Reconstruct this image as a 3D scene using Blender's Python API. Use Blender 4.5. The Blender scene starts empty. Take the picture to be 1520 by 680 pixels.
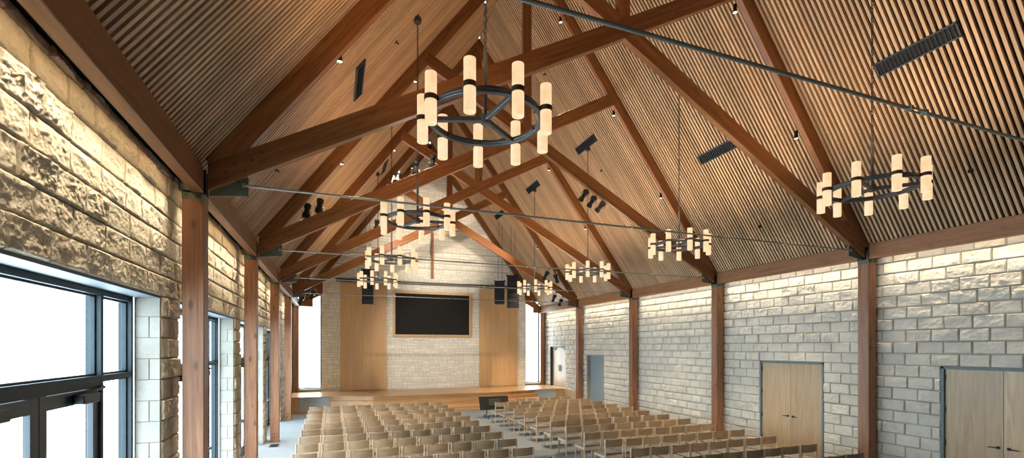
import bpy, bmesh, math, random
import numpy as np
from mathutils import Vector, Matrix, Euler
random.seed(7); RNG = np.random.default_rng(7)
PI = math.pi
C = bpy.context.scene.collection
SC = bpy.context.scene

# ------------------------------------------------------------------ dimensions
XL, XR = -1.528, 11.038          # room faces of the posts
XM = 4.755                       # ridge line
WL, WR = -1.92, 11.40            # stone wall faces
F = [2.67 + 4.4*i for i in range(6)]   # truss centre planes
YB = 24.80                       # end wall face
PITCH = math.atan(1.333)
CP, SP = math.cos(PITCH), math.sin(PITCH)
def zc(x): return 13.62 - 1.333*abs(x - XM)
def chord_bot(x): return 4.86 + .5435*(x + 1.486)
CO = .2475                       # stone course height
HEAD = 14*CO                     # opening head in the left wall
DH = 10*CO                       # door head in the right wall
ZS = .70                         # stage height

# ------------------------------------------------------------------ materials
def new_mat(name):
    m = bpy.data.materials.new(name); m.use_nodes = True
    nt = m.node_tree
    return m, nt, nt.nodes['Principled BSDF']
def N(nt, t, **kw):
    n = nt.nodes.new(t)
    for k, v in kw.items():
        if k.startswith('_'): setattr(n, k[1:], v)
        else: n.inputs[k.replace('__', ' ')].default_value = v
    return n
def ramp(nt, stops):
    r = nt.nodes.new('ShaderNodeValToRGB'); e = r.color_ramp.elements
    while len(e) < len(stops): e.new(.5)
    for el, (p, c) in zip(e, stops): el.position = p; el.color = (*c, 1)
    return r
def plain(name, col, rough=.5, metal=0, spec=.5):
    m, nt, b = new_mat(name)
    tc = nt.nodes.new('ShaderNodeTexCoord')
    n = N(nt, 'ShaderNodeTexNoise', Scale=14., Detail=3.)
    nt.links.new(tc.outputs['Object'], n.inputs['Vector'])
    r = ramp(nt, [(.3, tuple(c*.9 for c in col)), (.7, tuple(min(1, c*1.08) for c in col))])
    nt.links.new(n.outputs['Fac'], r.inputs['Fac']); nt.links.new(r.outputs['Color'], b.inputs['Base Color'])
    b.inputs['Roughness'].default_value = rough; b.inputs['Metallic'].default_value = metal
    b.inputs['Specular IOR Level'].default_value = spec
    return m
def wood(name, axis, dark, mid, light, rough=.45, scale=1., knots=0., island=False, bump=.15, rings=1., var=.18):
    """grain runs along the object's local axis"""
    m, nt, b = new_mat(name); L = nt.links.new
    tc = nt.nodes.new('ShaderNodeTexCoord'); oi = nt.nodes.new('ShaderNodeObjectInfo')
    off = N(nt, 'ShaderNodeVectorMath', _operation='ADD')
    comb = nt.nodes.new('ShaderNodeVectorMath'); comb.operation = 'SCALE'
    comb.inputs[0].default_value = (7.3, 11.1, 5.7)
    if island:
        g = nt.nodes.new('ShaderNodeNewGeometry')
        ad = N(nt, 'ShaderNodeMath', _operation='ADD'); L(g.outputs['Random Per Island'], ad.inputs[0]); L(oi.outputs['Random'], ad.inputs[1])
        ml = N(nt, 'ShaderNodeMath', _operation='MULTIPLY'); L(ad.outputs[0], ml.inputs[0]); ml.inputs[1].default_value = 9.
        L(ml.outputs[0], comb.inputs['Scale'])
    else:
        ml = N(nt, 'ShaderNodeMath', _operation='MULTIPLY'); L(oi.outputs['Random'], ml.inputs[0]); ml.inputs[1].default_value = 9.
        L(ml.outputs[0], comb.inputs['Scale'])
    L(tc.outputs['Object'], off.inputs[0]); L(comb.outputs[0], off.inputs[1])
    mp = nt.nodes.new('ShaderNodeMapping'); L(off.outputs[0], mp.inputs['Vector'])
    s = [9*scale, 9*scale, 9*scale]; s['xyz'.index(axis)] = .55*scale
    mp.inputs['Scale'].default_value = s
    n1 = N(nt, 'ShaderNodeTexNoise', Scale=1.6, Detail=5., Roughness=.6, Distortion=1.1*rings); L(mp.outputs[0], n1.inputs['Vector'])
    mp2 = nt.nodes.new('ShaderNodeMapping'); L(off.outputs[0], mp2.inputs['Vector'])
    s2 = [90*scale, 90*scale, 90*scale]; s2['xyz'.index(axis)] = 2.2*scale
    mp2.inputs['Scale'].default_value = s2
    n2 = N(nt, 'ShaderNodeTexNoise', Scale=1., Detail=3.); L(mp2.outputs[0], n2.inputs['Vector'])
    mx = N(nt, 'ShaderNodeMix', Factor=.35); L(n1.outputs['Fac'], mx.inputs['A']); L(n2.outputs['Fac'], mx.inputs['B'])
    r = ramp(nt, [(.3, dark), (.5, mid), (.7, light)]); L(mx.outputs['Result'], r.inputs['Fac'])
    col = r.outputs['Color']
    if knots:
        mpk = nt.nodes.new('ShaderNodeMapping'); L(off.outputs[0], mpk.inputs['Vector'])
        sk = [6., 6., 6.]; sk['xyz'.index(axis)] = 2.6; mpk.inputs['Scale'].default_value = sk
        v = N(nt, 'ShaderNodeTexVoronoi', Scale=1.); L(mpk.outputs[0], v.inputs['Vector'])
        rk = ramp(nt, [(.0, (.05, .05, .05)), (.13, (.3, .3, .3)), (.20, (1, 1, 1))]); L(v.outputs['Distance'], rk.inputs['Fac'])
        mk = N(nt, 'ShaderNodeMix', _data_type='RGBA', _blend_type='MULTIPLY'); mk.inputs['Factor'].default_value = knots
        L(col, mk.inputs[6]); L(rk.outputs['Color'], mk.inputs[7]); col = mk.outputs[2]
    hs = N(nt, 'ShaderNodeHueSaturation'); L(col, hs.inputs['Color'])
    mr = N(nt, 'ShaderNodeMapRange'); mr.inputs['To Min'].default_value = 1-var; mr.inputs['To Max'].default_value = 1+var
    if island: L(g.outputs['Random Per Island'], mr.inputs['Value'])
    else: L(oi.outputs['Random'], mr.inputs['Value'])
    L(mr.outputs[0], hs.inputs['Value']); L(hs.outputs['Color'], b.inputs['Base Color'])
    bp = N(nt, 'ShaderNodeBump', Strength=bump, Distance=.004); L(mx.outputs['Result'], bp.inputs['Height']); L(bp.outputs[0], b.inputs['Normal'])
    b.inputs['Roughness'].default_value = rough
    return m
def stone(name, cols, bump=.5, scale=1., dist=.012):
    m, nt, b = new_mat(name); L = nt.links.new
    tc = nt.nodes.new('ShaderNodeTexCoord'); g = nt.nodes.new('ShaderNodeNewGeometry')
    n1 = N(nt, 'ShaderNodeTexNoise', Scale=3.*scale, Detail=6., Roughness=.65); L(tc.outputs['Object'], n1.inputs['Vector'])
    n2 = N(nt, 'ShaderNodeTexNoise', Scale=45.*scale, Detail=5., Roughness=.7); L(tc.outputs['Object'], n2.inputs['Vector'])
    mx = N(nt, 'ShaderNodeMix', Factor=.35); L(n1.outputs['Fac'], mx.inputs['A']); L(n2.outputs['Fac'], mx.inputs['B'])
    r = ramp(nt, [(.28, cols[0]), (.5, cols[1]), (.72, cols[2])]); L(mx.outputs['Result'], r.inputs['Fac'])
    hs = N(nt, 'ShaderNodeHueSaturation'); L(r.outputs['Color'], hs.inputs['Color'])
    mr = N(nt, 'ShaderNodeMapRange'); mr.inputs['To Min'].default_value = .93; mr.inputs['To Max'].default_value = 1.07
    L(g.outputs['Random Per Island'], mr.inputs['Value']); L(mr.outputs[0], hs.inputs['Value'])
    L(hs.outputs['Color'], b.inputs['Base Color'])
    bp = N(nt, 'ShaderNodeBump', Strength=bump, Distance=dist); L(mx.outputs['Result'], bp.inputs['Height']); L(bp.outputs[0], b.inputs['Normal'])
    b.inputs['Roughness'].default_value = .9; b.inputs['Specular IOR Level'].default_value = .2
    return m
def emit(name, col, s):
    m, nt, b = new_mat(name)
    b.inputs['Base Color'].default_value = (*col, 1)
    b.inputs['Emission Color'].default_value = (*col, 1); b.inputs['Emission Strength'].default_value = s
    return m

TD, TM, TL = (.095, .029, .008), (.215, .077, .022), (.31, .132, .043)
M = {}
M['timber'] = wood('timber', 'x', TD, TM, TL, .42, .8, knots=.35)
M['timber_y'] = wood('timber_beam', 'y', (.15, .058, .021), (.255, .108, .042), (.35, .165, .07), .42, .8, knots=.3)
M['timber_z'] = wood('timber_post', 'z', (.115, .042, .018), (.215, .088, .038), (.31, .145, .068), .45, .8, knots=.7)
M['slat'] = wood('slat', 'x', (.41, .25, .135), (.53, .345, .20), (.61, .43, .27), .55, 1., island=True, bump=.05)
M['backing'] = plain('slat_backing', (.010, .007, .005), .95, spec=.05)
M['oak_z'] = wood('oak_panel', 'z', (.53, .31, .145), (.60, .365, .175), (.68, .44, .225), .4, .5, bump=.04, var=.05)
M['oak_door'] = wood('oak_door', 'z', (.32, .20, .105), (.41, .285, .16), (.49, .36, .22), .4, .6, bump=.04, rings=2.)
M['oak_x'] = wood('oak_stage', 'x', (.40, .20, .08), (.54, .31, .135), (.63, .40, .19), .28, .5, bump=.03)
M['chair_wood'] = wood('chair_oak', 'x', (.20, .13, .072), (.27, .185, .11), (.34, .24, .15), .4, 1.6, bump=.03)
M['chair_post'] = wood('chair_oak_post', 'z', (.37, .27, .17), (.47, .355, .235), (.54, .42, .29), .4, 1.6, bump=.03)
M['seat'] = plain('seat_fabric', (.165, .16, .155), .95)
M['stone_l'] = stone('split_face_limestone', [(.44, .375, .265), (.62, .555, .42), (.72, .65, .52)], 1., dist=.022)
M['stone_r'] = stone('limestone', [(.43, .395, .335), (.53, .50, .44), (.59, .57, .52)], .8, dist=.02)
M['stone_b'] = stone('ashlar_limestone', [(.72, .66, .55), (.80, .75, .645), (.84, .80, .70)], .4)
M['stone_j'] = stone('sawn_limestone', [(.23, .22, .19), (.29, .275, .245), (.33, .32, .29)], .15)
M['mortar'] = plain('mortar', (.30, .24, .16), .95)
M['mortar_b'] = plain('mortar_pale', (.36, .315, .25), .95)
M['mortar_p'] = plain('mortar_light', (.46, .405, .325), .95)
M['frame'] = plain('blue_grey_aluminium', (.014, .026, .033), .5, 0, .25)
M['door_frame'] = plain('grey_teal_steel', (.085, .125, .145), .5)
M['door_dark'] = plain('dark_door_aluminium', (.012, .020, .028), .4, .2)
M['lintel'] = plain('pale_blue_soffit', (.085, .112, .128), .6)
M['black'] = plain('black_metal', (.012, .013, .015), .4, .3)
M['black_soft'] = plain('black_cloth', (.012, .012, .014), .85)
M['steel_dark'] = plain('dark_steel', (.055, .052, .05), .45, .6)
M['iron'] = plain('chandelier_iron', (.085, .085, .088), .5, .5)
M['bronze'] = plain('bronze_band', (.075, .05, .028), .45, .5)
M['steel_green'] = plain('green_grey_steel', (.085, .10, .072), .5, .3)
M['rod'] = plain('tie_rod_steel', (.28, .28, .24), .4, .5)
M['bolt'] = plain('bolt_steel', (.05, .045, .04), .5, .6)
M['grey_panel'] = plain('blue_grey_paint', (.42, .47, .50), .6)
M['grey_door'] = plain('grey_door_paint', (.24, .30, .33), .55)
M['screen'] = plain('black_screen', (.020, .018, .017), .85, spec=.15)
M['white'] = plain('white_plastic', (.7, .7, .68), .5)
M['plaster'] = plain('plaster', (.30, .26, .21), .9)
M['blue'] = plain('dark_blue_metal', (.03, .06, .14), .4, .3)
M['chrome'] = plain('chrome', (.6, .6, .62), .25, 1.)
M['lens'] = emit('lamp_lens', (1, .86, .66), 14)
M['led'] = emit('led_strip', (1, .72, .40), 8)
# alabaster glass
def glass_shade():
    m, nt, b = new_mat('alabaster_glass'); L = nt.links.new
    tc = nt.nodes.new('ShaderNodeTexCoord'); n = N(nt, 'ShaderNodeTexNoise', Scale=9., Detail=4.); L(tc.outputs['Object'], n.inputs['Vector'])
    r = ramp(nt, [(.3, (1, .56, .28)), (.5, (1, .65, .37)), (.7, (1, .73, .46))]); L(n.outputs['Fac'], r.inputs['Fac'])
    L(r.outputs['Color'], b.inputs['Emission Color']); b.inputs['Emission Strength'].default_value = .585
    b.inputs['Base Color'].default_value = (.12, .10, .08, 1); b.inputs['Roughness'].default_value = .4
    return m
M['shade'] = glass_shade()
def pane():
    m = bpy.data.materials.new('window_glass'); m.use_nodes = True; nt = m.node_tree; nt.nodes.clear()
    o = nt.nodes.new('ShaderNodeOutputMaterial'); t = N(nt, 'ShaderNodeBsdfTransparent', Color=(.95, .98, .98, 1))
    g = N(nt, 'ShaderNodeBsdfGlossy', Roughness=.03); lw = N(nt, 'ShaderNodeLayerWeight', Blend=.5); pw = N(nt, 'ShaderNodeMath', _operation='POWER'); nt.links.new(lw.outputs['Facing'], pw.inputs[0]); pw.inputs[1].default_value = 5.
    fr = N(nt, 'ShaderNodeMath', _operation='MULTIPLY_ADD'); nt.links.new(pw.outputs[0], fr.inputs[0]); fr.inputs[1].default_value = .6; fr.inputs[2].default_value = .03
    mx = nt.nodes.new('ShaderNodeMixShader'); nt.links.new(fr.outputs[0], mx.inputs[0])
    nt.links.new(t.outputs[0], mx.inputs[1]); nt.links.new(g.outputs[0], mx.inputs[2]); nt.links.new(mx.outputs[0], o.inputs[0])
    return m
M['pane'] = pane()
def carpet():
    m, nt, b = new_mat('carpet'); L = nt.links.new
    tc = nt.nodes.new('ShaderNodeTexCoord')
    mp = nt.nodes.new('ShaderNodeMapping'); mp.inputs['Scale'].default_value = (1, 6, 1); L(tc.outputs['Object'], mp.inputs['Vector'])
    n = N(nt, 'ShaderNodeTexNoise', Scale=7., Detail=6., Roughness=.75); L(mp.outputs[0], n.inputs['Vector'])
    br = N(nt, 'ShaderNodeTexBrick', Scale=1.); br.inputs['Color1'].default_value = (.15, .18, .21, 1); br.inputs['Color2'].default_value = (.18, .21, .24, 1)
    br.inputs['Mortar'].default_value = (.10, .12, .14, 1); br.inputs['Brick Width'].default_value = .91; br.inputs['Row Height'].default_value = .46; br.inputs['Mortar Size'].default_value = .004
    L(tc.outputs['Object'], br.inputs['Vector'])
    r = ramp(nt, [(.3, (.12, .14, .165)), (.55, (.21, .23, .25)), (.75, (.31, .325, .34))]); L(n.outputs['Fac'], r.inputs['Fac'])
    mx = N(nt, 'ShaderNodeMix', _data_type='RGBA'); mx.inputs['Factor'].default_value = .6
    L(br.outputs['Color'], mx.inputs[6]); L(r.outputs['Color'], mx.inputs[7]); L(mx.outputs[2], b.inputs['Base Color'])
    bp = N(nt, 'ShaderNodeBump', Strength=.5, Distance=.01); L(n.outputs['Fac'], bp.inputs['Height']); L(bp.outputs[0], b.inputs['Normal'])
    b.inputs['Roughness'].default_value = .95; b.inputs['Specular IOR Level'].default_value = .1
    return m
M['carpet'] = carpet()

# ------------------------------------------------------------------ mesh helper
class MB:
    def __init__(s): s.v = []; s.f = []; s.fm = []; s.mi = 0
    def add(s, vs, fs):
        o = len(s.v); s.v += [tuple(p) for p in vs]; s.f += [tuple(i+o for i in f) for f in fs]; s.fm += [s.mi]*len(fs); return s
    def box(s, a, b):
        (x0, y0, z0), (x1, y1, z1) = a, b
        x0, x1 = sorted((x0, x1)); y0, y1 = sorted((y0, y1)); z0, z1 = sorted((z0, z1))
        return s.add([(x0,y0,z0),(x1,y0,z0),(x1,y1,z0),(x0,y1,z0),(x0,y0,z1),(x1,y0,z1),(x1,y1,z1),(x0,y1,z1)],
                     [(0,3,2,1),(4,5,6,7),(0,1,5,4),(1,2,6,5),(2,3,7,6),(3,0,4,7)])
    def cbox(s, c, d): return s.box([c[i]-d[i]/2 for i in range(3)], [c[i]+d[i]/2 for i in range(3)])
    def prism(s, poly, a, b, axis='y'):
        """poly: 2D points (ccw); extruded along axis from a to b"""
        def P(p, t): return {'y': (p[0], t, p[1]), 'z': (p[0], p[1], t), 'x': (t, p[0], p[1])}[axis]
        n = len(poly); vs = [P(p, a) for p in poly] + [P(p, b) for p in poly]
        fs = [tuple(range(n))[::-1], tuple(range(n, 2*n))] + [(i, (i+1) % n, n+(i+1) % n, n+i) for i in range(n)]
        return s.add(vs, fs)
    def tube(s, pts, r, n=10, caps=True, closed=False):
        pts = [Vector(p) for p in pts]; m = len(pts); o = len(s.v); vs = []
        rr = r if isinstance(r, (list, tuple)) else [r]*m
        for i, p in enumerate(pts):
            if closed: t = (pts[(i+1) % m] - pts[i-1])
            else: t = pts[min(i+1, m-1)] - pts[max(i-1, 0)]
            t.normalize(); up = Vector((0, 0, 1)) if abs(t.z) < .9 else Vector((1, 0, 0))
            a = t.cross(up).normalized(); b = a.cross(t).normalized()
            for k in range(n):
                an = 2*PI*k/n; vs.append(p + rr[i]*(a*math.cos(an) + b*math.sin(an)))
        fs = []
        for i in range(m if closed else m-1):
            j = (i+1) % m
            for k in range(n): fs.append((i*n+k, i*n+(k+1) % n, j*n+(k+1) % n, j*n+k))
        if caps and not closed: fs += [tuple(range(n))[::-1], tuple(range((m-1)*n, m*n))]
        return s.add(vs, fs)
    def lathe(s, prof, n=24, c=(0, 0, 0)):
        """prof: (r, z) list, about z"""
        vs = []; m = len(prof)
        for r, z in prof:
            for k in range(n): vs.append((c[0]+r*math.cos(2*PI*k/n), c[1]+r*math.sin(2*PI*k/n), c[2]+z))
        fs = [(i*n+k, i*n+(k+1) % n, (i+1)*n+(k+1) % n, (i+1)*n+k) for i in range(m-1) for k in range(n)]
        return s.add(vs, fs)
    def bar(s, p0, p1, w, h):
        p0, p1 = Vector(p0), Vector(p1); t = (p1-p0).normalized(); up = Vector((0, 0, 1)) if abs(t.z) < .9 else Vector((0, 1, 0))
        a = t.cross(up).normalized()*w/2; b = a.normalized().cross(t).normalized()*h/2
        vs = [p+q for p in (p0, p1) for q in (-a-b, a-b, a+b, -a+b)]
        return s.add(vs, [(0,3,2,1),(4,5,6,7),(0,1,5,4),(1,2,6,5),(2,3,7,6),(3,0,4,7)])
    def build(s, name, mats, parent=None, bevel=0, smooth=False, seg=1):
        me = bpy.data.meshes.new(name); me.from_pydata(s.v, [], s.f)
        if not isinstance(mats, (list, tuple)): mats = [mats]
        for m in mats: me.materials.append(m)
        me.polygons.foreach_set('material_index', s.fm)
        bm = bmesh.new(); bm.from_mesh(me)
        bmesh.ops.recalc_face_normals(bm, faces=bm.faces)
        if bevel:
            es = [e for e in bm.edges if len(e.link_faces) == 2 and e.calc_face_angle(0) > .6]
            bmesh.ops.bevel(bm, geom=es, offset=bevel, segments=seg, affect='EDGES', clamp_overlap=True)
        bm.to_mesh(me); bm.free()
        if smooth:
            me.polygons.foreach_set('use_smooth', [True]*len(me.polygons)); 
            try: me.set_sharp_from_angle(angle=.7)
            except Exception: pass
        o = bpy.data.objects.new(name, me); C.objects.link(o)
        if parent: o.parent = parent
        return o
def tag(o, label=None, cat=None, group=None, kind=None):
    for k, v in (('label', label), ('category', cat), ('group', group), ('kind', kind)):
        if v: o[k] = v
    return o
def empty(name, loc=(0, 0, 0), rz=0):
    o = bpy.data.objects.new(name, None); C.objects.link(o); o.location = loc; o.rotation_euler = (0, 0, rz); o.empty_display_size = .2
    return o
def struct(o, cat=None):
    o['kind'] = 'structure'; return o
KIDS = {}
def children(o): return [c for c in o.children]
def copy_tree(o, parent=None):
    c = o.copy(); C.objects.link(c); c.parent = parent
    for k in ('label', 'group') if parent is None else ():
        if k in c: del c[k]
    for ch in list(o.children): copy_tree(ch, c)
    return c
def frame_obj(o, origin, x, y, z):
    o.matrix_local = Matrix(((x[0], y[0], z[0], origin[0]), (x[1], y[1], z[1], origin[1]), (x[2], y[2], z[2], origin[2]), (0, 0, 0, 1)))
    return o
ORD = ['first', 'second', 'third', 'fourth', 'fifth', 'sixth', 'seventh', 'eighth', 'ninth', 'tenth', 'eleventh', 'twelfth', 'thirteenth']

# ------------------------------------------------------------------ stone walls
LAT = RNG.random((512, 512)).astype(np.float64)
def vnoise(u, v):
    iu = np.floor(u).astype(int); iv = np.floor(v).astype(int); fu = u-iu; fv = v-iv
    fu = fu*fu*(3-2*fu); fv = fv*fv*(3-2*fv)
    a = LAT[iu % 512, iv % 512]; b = LAT[(iu+1) % 512, iv % 512]; c = LAT[iu % 512, (iv+1) % 512]; d = LAT[(iu+1) % 512, (iv+1) % 512]
    return (a*(1-fu)+b*fu)*(1-fv) + (c*(1-fu)+d*fu)*fv
def fbm(u, v, o=4):
    s = 0; a = .5; t = 0
    for i in range(o): s = s + a*vnoise(u*2**i+i*17.3, v*2**i+i*31.7); t += a; a *= .55
    return s/t
def block_wall(name, blocks, regions, origin, U, V, Nn, amp, res, stone_m, mortar_m, joint=.010, back=.24, smooth=True, edge=.014, rough=.75, free=False):
    """blocks: rects (u0,v0,u1,v1) clipped to the regions; each block an island of its own mesh."""
    U, V, Nn, O = (np.array(q, float) for q in (U, V, Nn, origin))
    vs = []; fs = []; fm = []; base = 0
    for (bu0, bv0, bu1, bv1) in blocks:
        for (ru0, rv0, ru1, rv1) in ([(-99, -99, 99, 99)] if free else regions):
            u0, u1, v0, v1 = max(bu0, ru0), min(bu1, ru1), max(bv0, rv0), min(bv1, rv1)
            if u1-u0 < .03 or v1-v0 < .03: continue
            u0 += joint/2; u1 -= joint/2; v0 += joint/2; v1 -= joint/2
            r = res(u0, u1) if callable(res) else res
            nu = max(2, int((u1-u0)/r)+1); nv = max(2, int((v1-v0)/r)+1)
            uu = np.linspace(u0, u1, nu+1); vv = np.linspace(v0, v1, nv+1)
            UU, VV = np.meshgrid(uu, vv, indexing='ij')
            e = np.minimum(np.minimum(UU-u0, u1-UU), np.minimum(VV-v0, v1-VV))
            e = np.clip(e/edge, 0, 1); e = np.sqrt(e)
            ou, ov = RNG.random(2)*400
            n = fbm(UU*6+ou, VV*9+ov, 2); n2 = fbm(UU*24+ov, VV*30+ou, 4)
            rid = 1-np.abs(fbm(UU*9+ov, VV*14+ou, 3)*2-1)
            am = amp*RNG.uniform(.45, 1.25)
            t = RNG.normal(0, .3, 2); tl = (UU-u0)/(u1-u0)-.5; tv = (VV-v0)/(v1-v0)-.5
            n3 = fbm(UU*70+ou, VV*80+ov, 3)
            h = am*e*(.15 + .6*n + rough*n2 + .5*rid*rid*n + .34*rough*n3 + t[0]*tl*.7 + t[1]*tv*.9)
            P = O + UU[..., None]*U + VV[..., None]*V + h[..., None]*Nn
            idx = np.arange((nu+1)*(nv+1)).reshape(nu+1, nv+1) + base
            vs.append(P.reshape(-1, 3))
            q = np.stack([idx[:-1, :-1], idx[1:, :-1], idx[1:, 1:], idx[:-1, 1:]], -1).reshape(-1, 4)
            base += (nu+1)*(nv+1)
            ring = list(idx[:, 0]) + list(idx[-1, 1:]) + list(idx[-2::-1, -1]) + list(idx[0, -2:0:-1])
            rp = np.array([vs[-1][i-(base-(nu+1)*(nv+1))] for i in ring]) - Nn*.022
            vs.append(rp); m = len(ring); k = np.arange(m)
            sk = np.stack([np.array(ring), base+k, base+(k+1) % m, np.array(ring)[(k+1) % m]], -1)
            base += m
            fs.append(q); fs.append(sk); fm += [0]*(len(q)+len(sk))
    for (u0, v0, u1, v1) in regions:
        ps = [O + u*U + v*V + d*Nn for d in (-.012, -back) for u, v in ((u0, v0), (u1, v0), (u1, v1), (u0, v1))]
        vs.append(np.array(ps)); b = base; base += 8
        fs.append(np.array([(0,1,2,3),(4,7,6,5),(0,4,5,1),(1,5,6,2),(2,6,7,3),(3,7,4,0)])+b); fm += [1]*6
    vs = np.concatenate(vs); fs = np.concatenate(fs)
    # orientation: u x v should equal the normal
    if np.dot(np.cross(U, V), Nn) < 0: fs = fs[:, ::-1]
    me = bpy.data.meshes.new(name)
    me.vertices.add(len(vs)); me.vertices.foreach_set('co', vs.ravel())
    me.loops.add(fs.size); me.loops.foreach_set('vertex_index', fs.ravel().astype(np.int32))
    me.polygons.add(len(fs)); me.polygons.foreach_set('loop_start', np.arange(0, fs.size, 4, dtype=np.int32))
    me.polygons.foreach_set('material_index', np.array(fm, dtype=np.int32))
    me.materials.append(stone_m); me.materials.append(mortar_m)
    me.update(calc_edges=True); me.validate()
    me.polygons.foreach_set('use_smooth', [False]*len(me.polygons))
    if smooth:
        me.polygons.foreach_set('use_smooth', [True]*len(me.polygons)); me.set_sharp_from_angle(angle=1.0)
    o = bpy.data.objects.new(name, me); C.objects.link(o)
    return struct(o)
def courses(u0, u1, v0, v1, h, lmin, lmax, half=True):
    out = []; v = v0; i = 0
    while v < v1-.01:
        u = u0 - (random.uniform(0, lmax) if not half else (0 if i % 2 else .23))
        while u < u1:
            l = random.uniform(lmin, lmax); out.append((u, v, u+l, v+h)); u += l
        v += h; i += 1
    return out
def subtract(rect, holes):
    u0, v0, u1, v1 = rect; us = sorted({u0, u1} | {h[0] for h in holes} | {h[2] for h in holes})
    us = [u for u in us if u0 <= u <= u1]; out = []
    for a, b in zip(us, us[1:]):
        m = (a+b)/2; hs = sorted([h for h in holes if h[0] < m < h[2]], key=lambda h: h[1]); v = v0
        for h in hs:
            if h[1] > v+.001: out.append((a, v, b, h[1]))
            v = max(v, h[3])
        if v < v1: out.append((a, v, b, v1))
    return out

# left wall: band over the openings, piers between them, solid end bay
PH = .325
Fm1 = -1.73
lreg = [(2.2, HEAD, YB+.2, 5.05)]
for k in range(4): lreg.append((F[k]-PH, 0, F[k]+PH, HEAD))
lreg.append((F[4]-PH, 0, YB+.2, HEAD))
lb = courses(2.2, YB+.2, 0, 5.05, CO, .40, .56)
block_wall('wall_left', lb, lreg, (WL, 0, 0), (0, 1, 0), (0, 0, 1), (1, 0, 0), .027,
           lambda a, b: .0085 if a < 7.6 else (.016 if a < 12 else .03), M['stone_l'], M['mortar'], joint=.008)
b = MB(); b.box((WL-.24, -2.2, HEAD), (WL, 2.2, 5.05)); b.box((WL-.24, -2.2, 0), (WL, F[0]-PH+.002, HEAD))  # unseen near bay, closed below the head to cut light on truss fronts
struct(b.build('wall_left', M['stone_l']))
# sawn jamb faces of the piers
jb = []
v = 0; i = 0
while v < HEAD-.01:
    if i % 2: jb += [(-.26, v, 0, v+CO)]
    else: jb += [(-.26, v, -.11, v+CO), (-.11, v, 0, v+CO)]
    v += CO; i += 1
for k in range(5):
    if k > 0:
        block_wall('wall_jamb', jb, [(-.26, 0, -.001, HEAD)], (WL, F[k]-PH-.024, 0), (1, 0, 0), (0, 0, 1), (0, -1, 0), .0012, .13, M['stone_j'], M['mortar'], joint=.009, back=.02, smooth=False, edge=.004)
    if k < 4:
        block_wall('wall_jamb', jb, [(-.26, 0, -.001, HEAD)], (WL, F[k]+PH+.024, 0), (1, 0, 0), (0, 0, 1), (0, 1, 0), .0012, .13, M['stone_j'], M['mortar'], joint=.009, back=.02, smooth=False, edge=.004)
for i, (a, c) in enumerate(list(zip(F[:4], F[1:5]))):
    b = MB(); b.box((WL-.27, a+PH, HEAD-.025), (WL-.005, c-PH, HEAD-.001)); struct(b.build('trim_%d' % (i+1), M['lintel']))

# right wall
D1 = (8.23, 0, 10.11, DH); D2 = (3.95, 0, 5.81, DH); NI = (18.42, 0, 19.95, DH-.01); SD = (22.16, ZS, 24.02, 2.88)
rreg = subtract((1.6, 0, YB+.2, 5.05), [D1, D2, NI, SD])
rb = []
for q in courses(1.6, YB+.2, 0, 5.05, CO, .445, .475):
    rb += subtract(q, [h for h in (D1, D2, NI, SD) if h[1] < q[3]-.01 and h[3] > q[1]+.01])
block_wall('wall_right', rb, rreg, (WR, 0, 0), (0, 1, 0), (0, 0, 1), (-1, 0, 0), .026,
           lambda a, b: .015 if a < 11 else .028, M['stone_r'], M['mortar_b'], joint=.010, free=True)
b = MB(); b.box((WR, -2.2, 0), (WR+.24, 1.6, 5.05)); struct(b.build('wall_right', M['stone_r']))
# near end wall
b = MB(); b.prism([(-2.3, 0), (11.8, 0), (11.8, 5.0), (XM, 14.2), (-2.3, 5.0)], -2.25, -2.05); struct(b.build('wall_south', M['plaster']))
# end wall: random ashlar gable
SX0, SX1 = -.54, 10.20
ash = []
def split(u0, v0, u1, v1, d=0):
    w, h = u1-u0, v1-v0
    if d < 4 and (w > .62 or h > .21 or (w > .3 and random.random() < .45)):
        if h > .2 and (w < .5 or random.random() < .55):
            s = v0 + random.choice((.33, .5, .67))*h; split(u0, v0, u1, s, d+1); split(u0, s, u1, v1, d+1); return
        if w > .28:
            s = u0 + random.uniform(.35, .65)*w; split(u0, v0, s, v1, d+1); split(s, v0, u1, v1, d+1); return
    ash.append((u0, v0, u1, v1))
v = ZS-.3
while v < 13.6:
    h = random.choice((.30, .36, .27)); u = SX0 - random.uniform(0, .4)
    while u < SX1:
        w = random.uniform(.5, 1.05)
        if zc(min(max(u+w/2, SX0), SX1)) + .25 > v: split(u, v, u+w, v+h)
        u += w
    v += h
# gable regions as strips under the roof
greg = []
v = ZS-.3
while v < 13.6:
    v1 = min(v+.3, 13.6); half = (13.62+.05-v)/1.333
    a, c = max(SX0, XM-half), min(SX1, XM+half)
    if c > a: greg.append((a, v, c, v1))
    v = v1
# merge the full-width strips
full = [g for g in greg if g[0] == SX0 and g[2] == SX1]
greg = [(SX0, full[0][1], SX1, full[-1][3])] + [g for g in greg if g not in full]
def clip_regions(): return greg
gb = []
for r in ash: gb.append(r)
block_wall('wall_back', gb, greg, (0, YB, 0), (1, 0, 0), (0, 0, 1), (0, -1, 0), .012, .06, M['stone_b'], M['mortar_p'], joint=.013, back=.25, edge=.02)

# floor
b = MB(); b.box((-2.3, -2.3, -.12), (12.0, YB+.4, 0)); struct(b.build('floor', M['carpet']))

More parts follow.
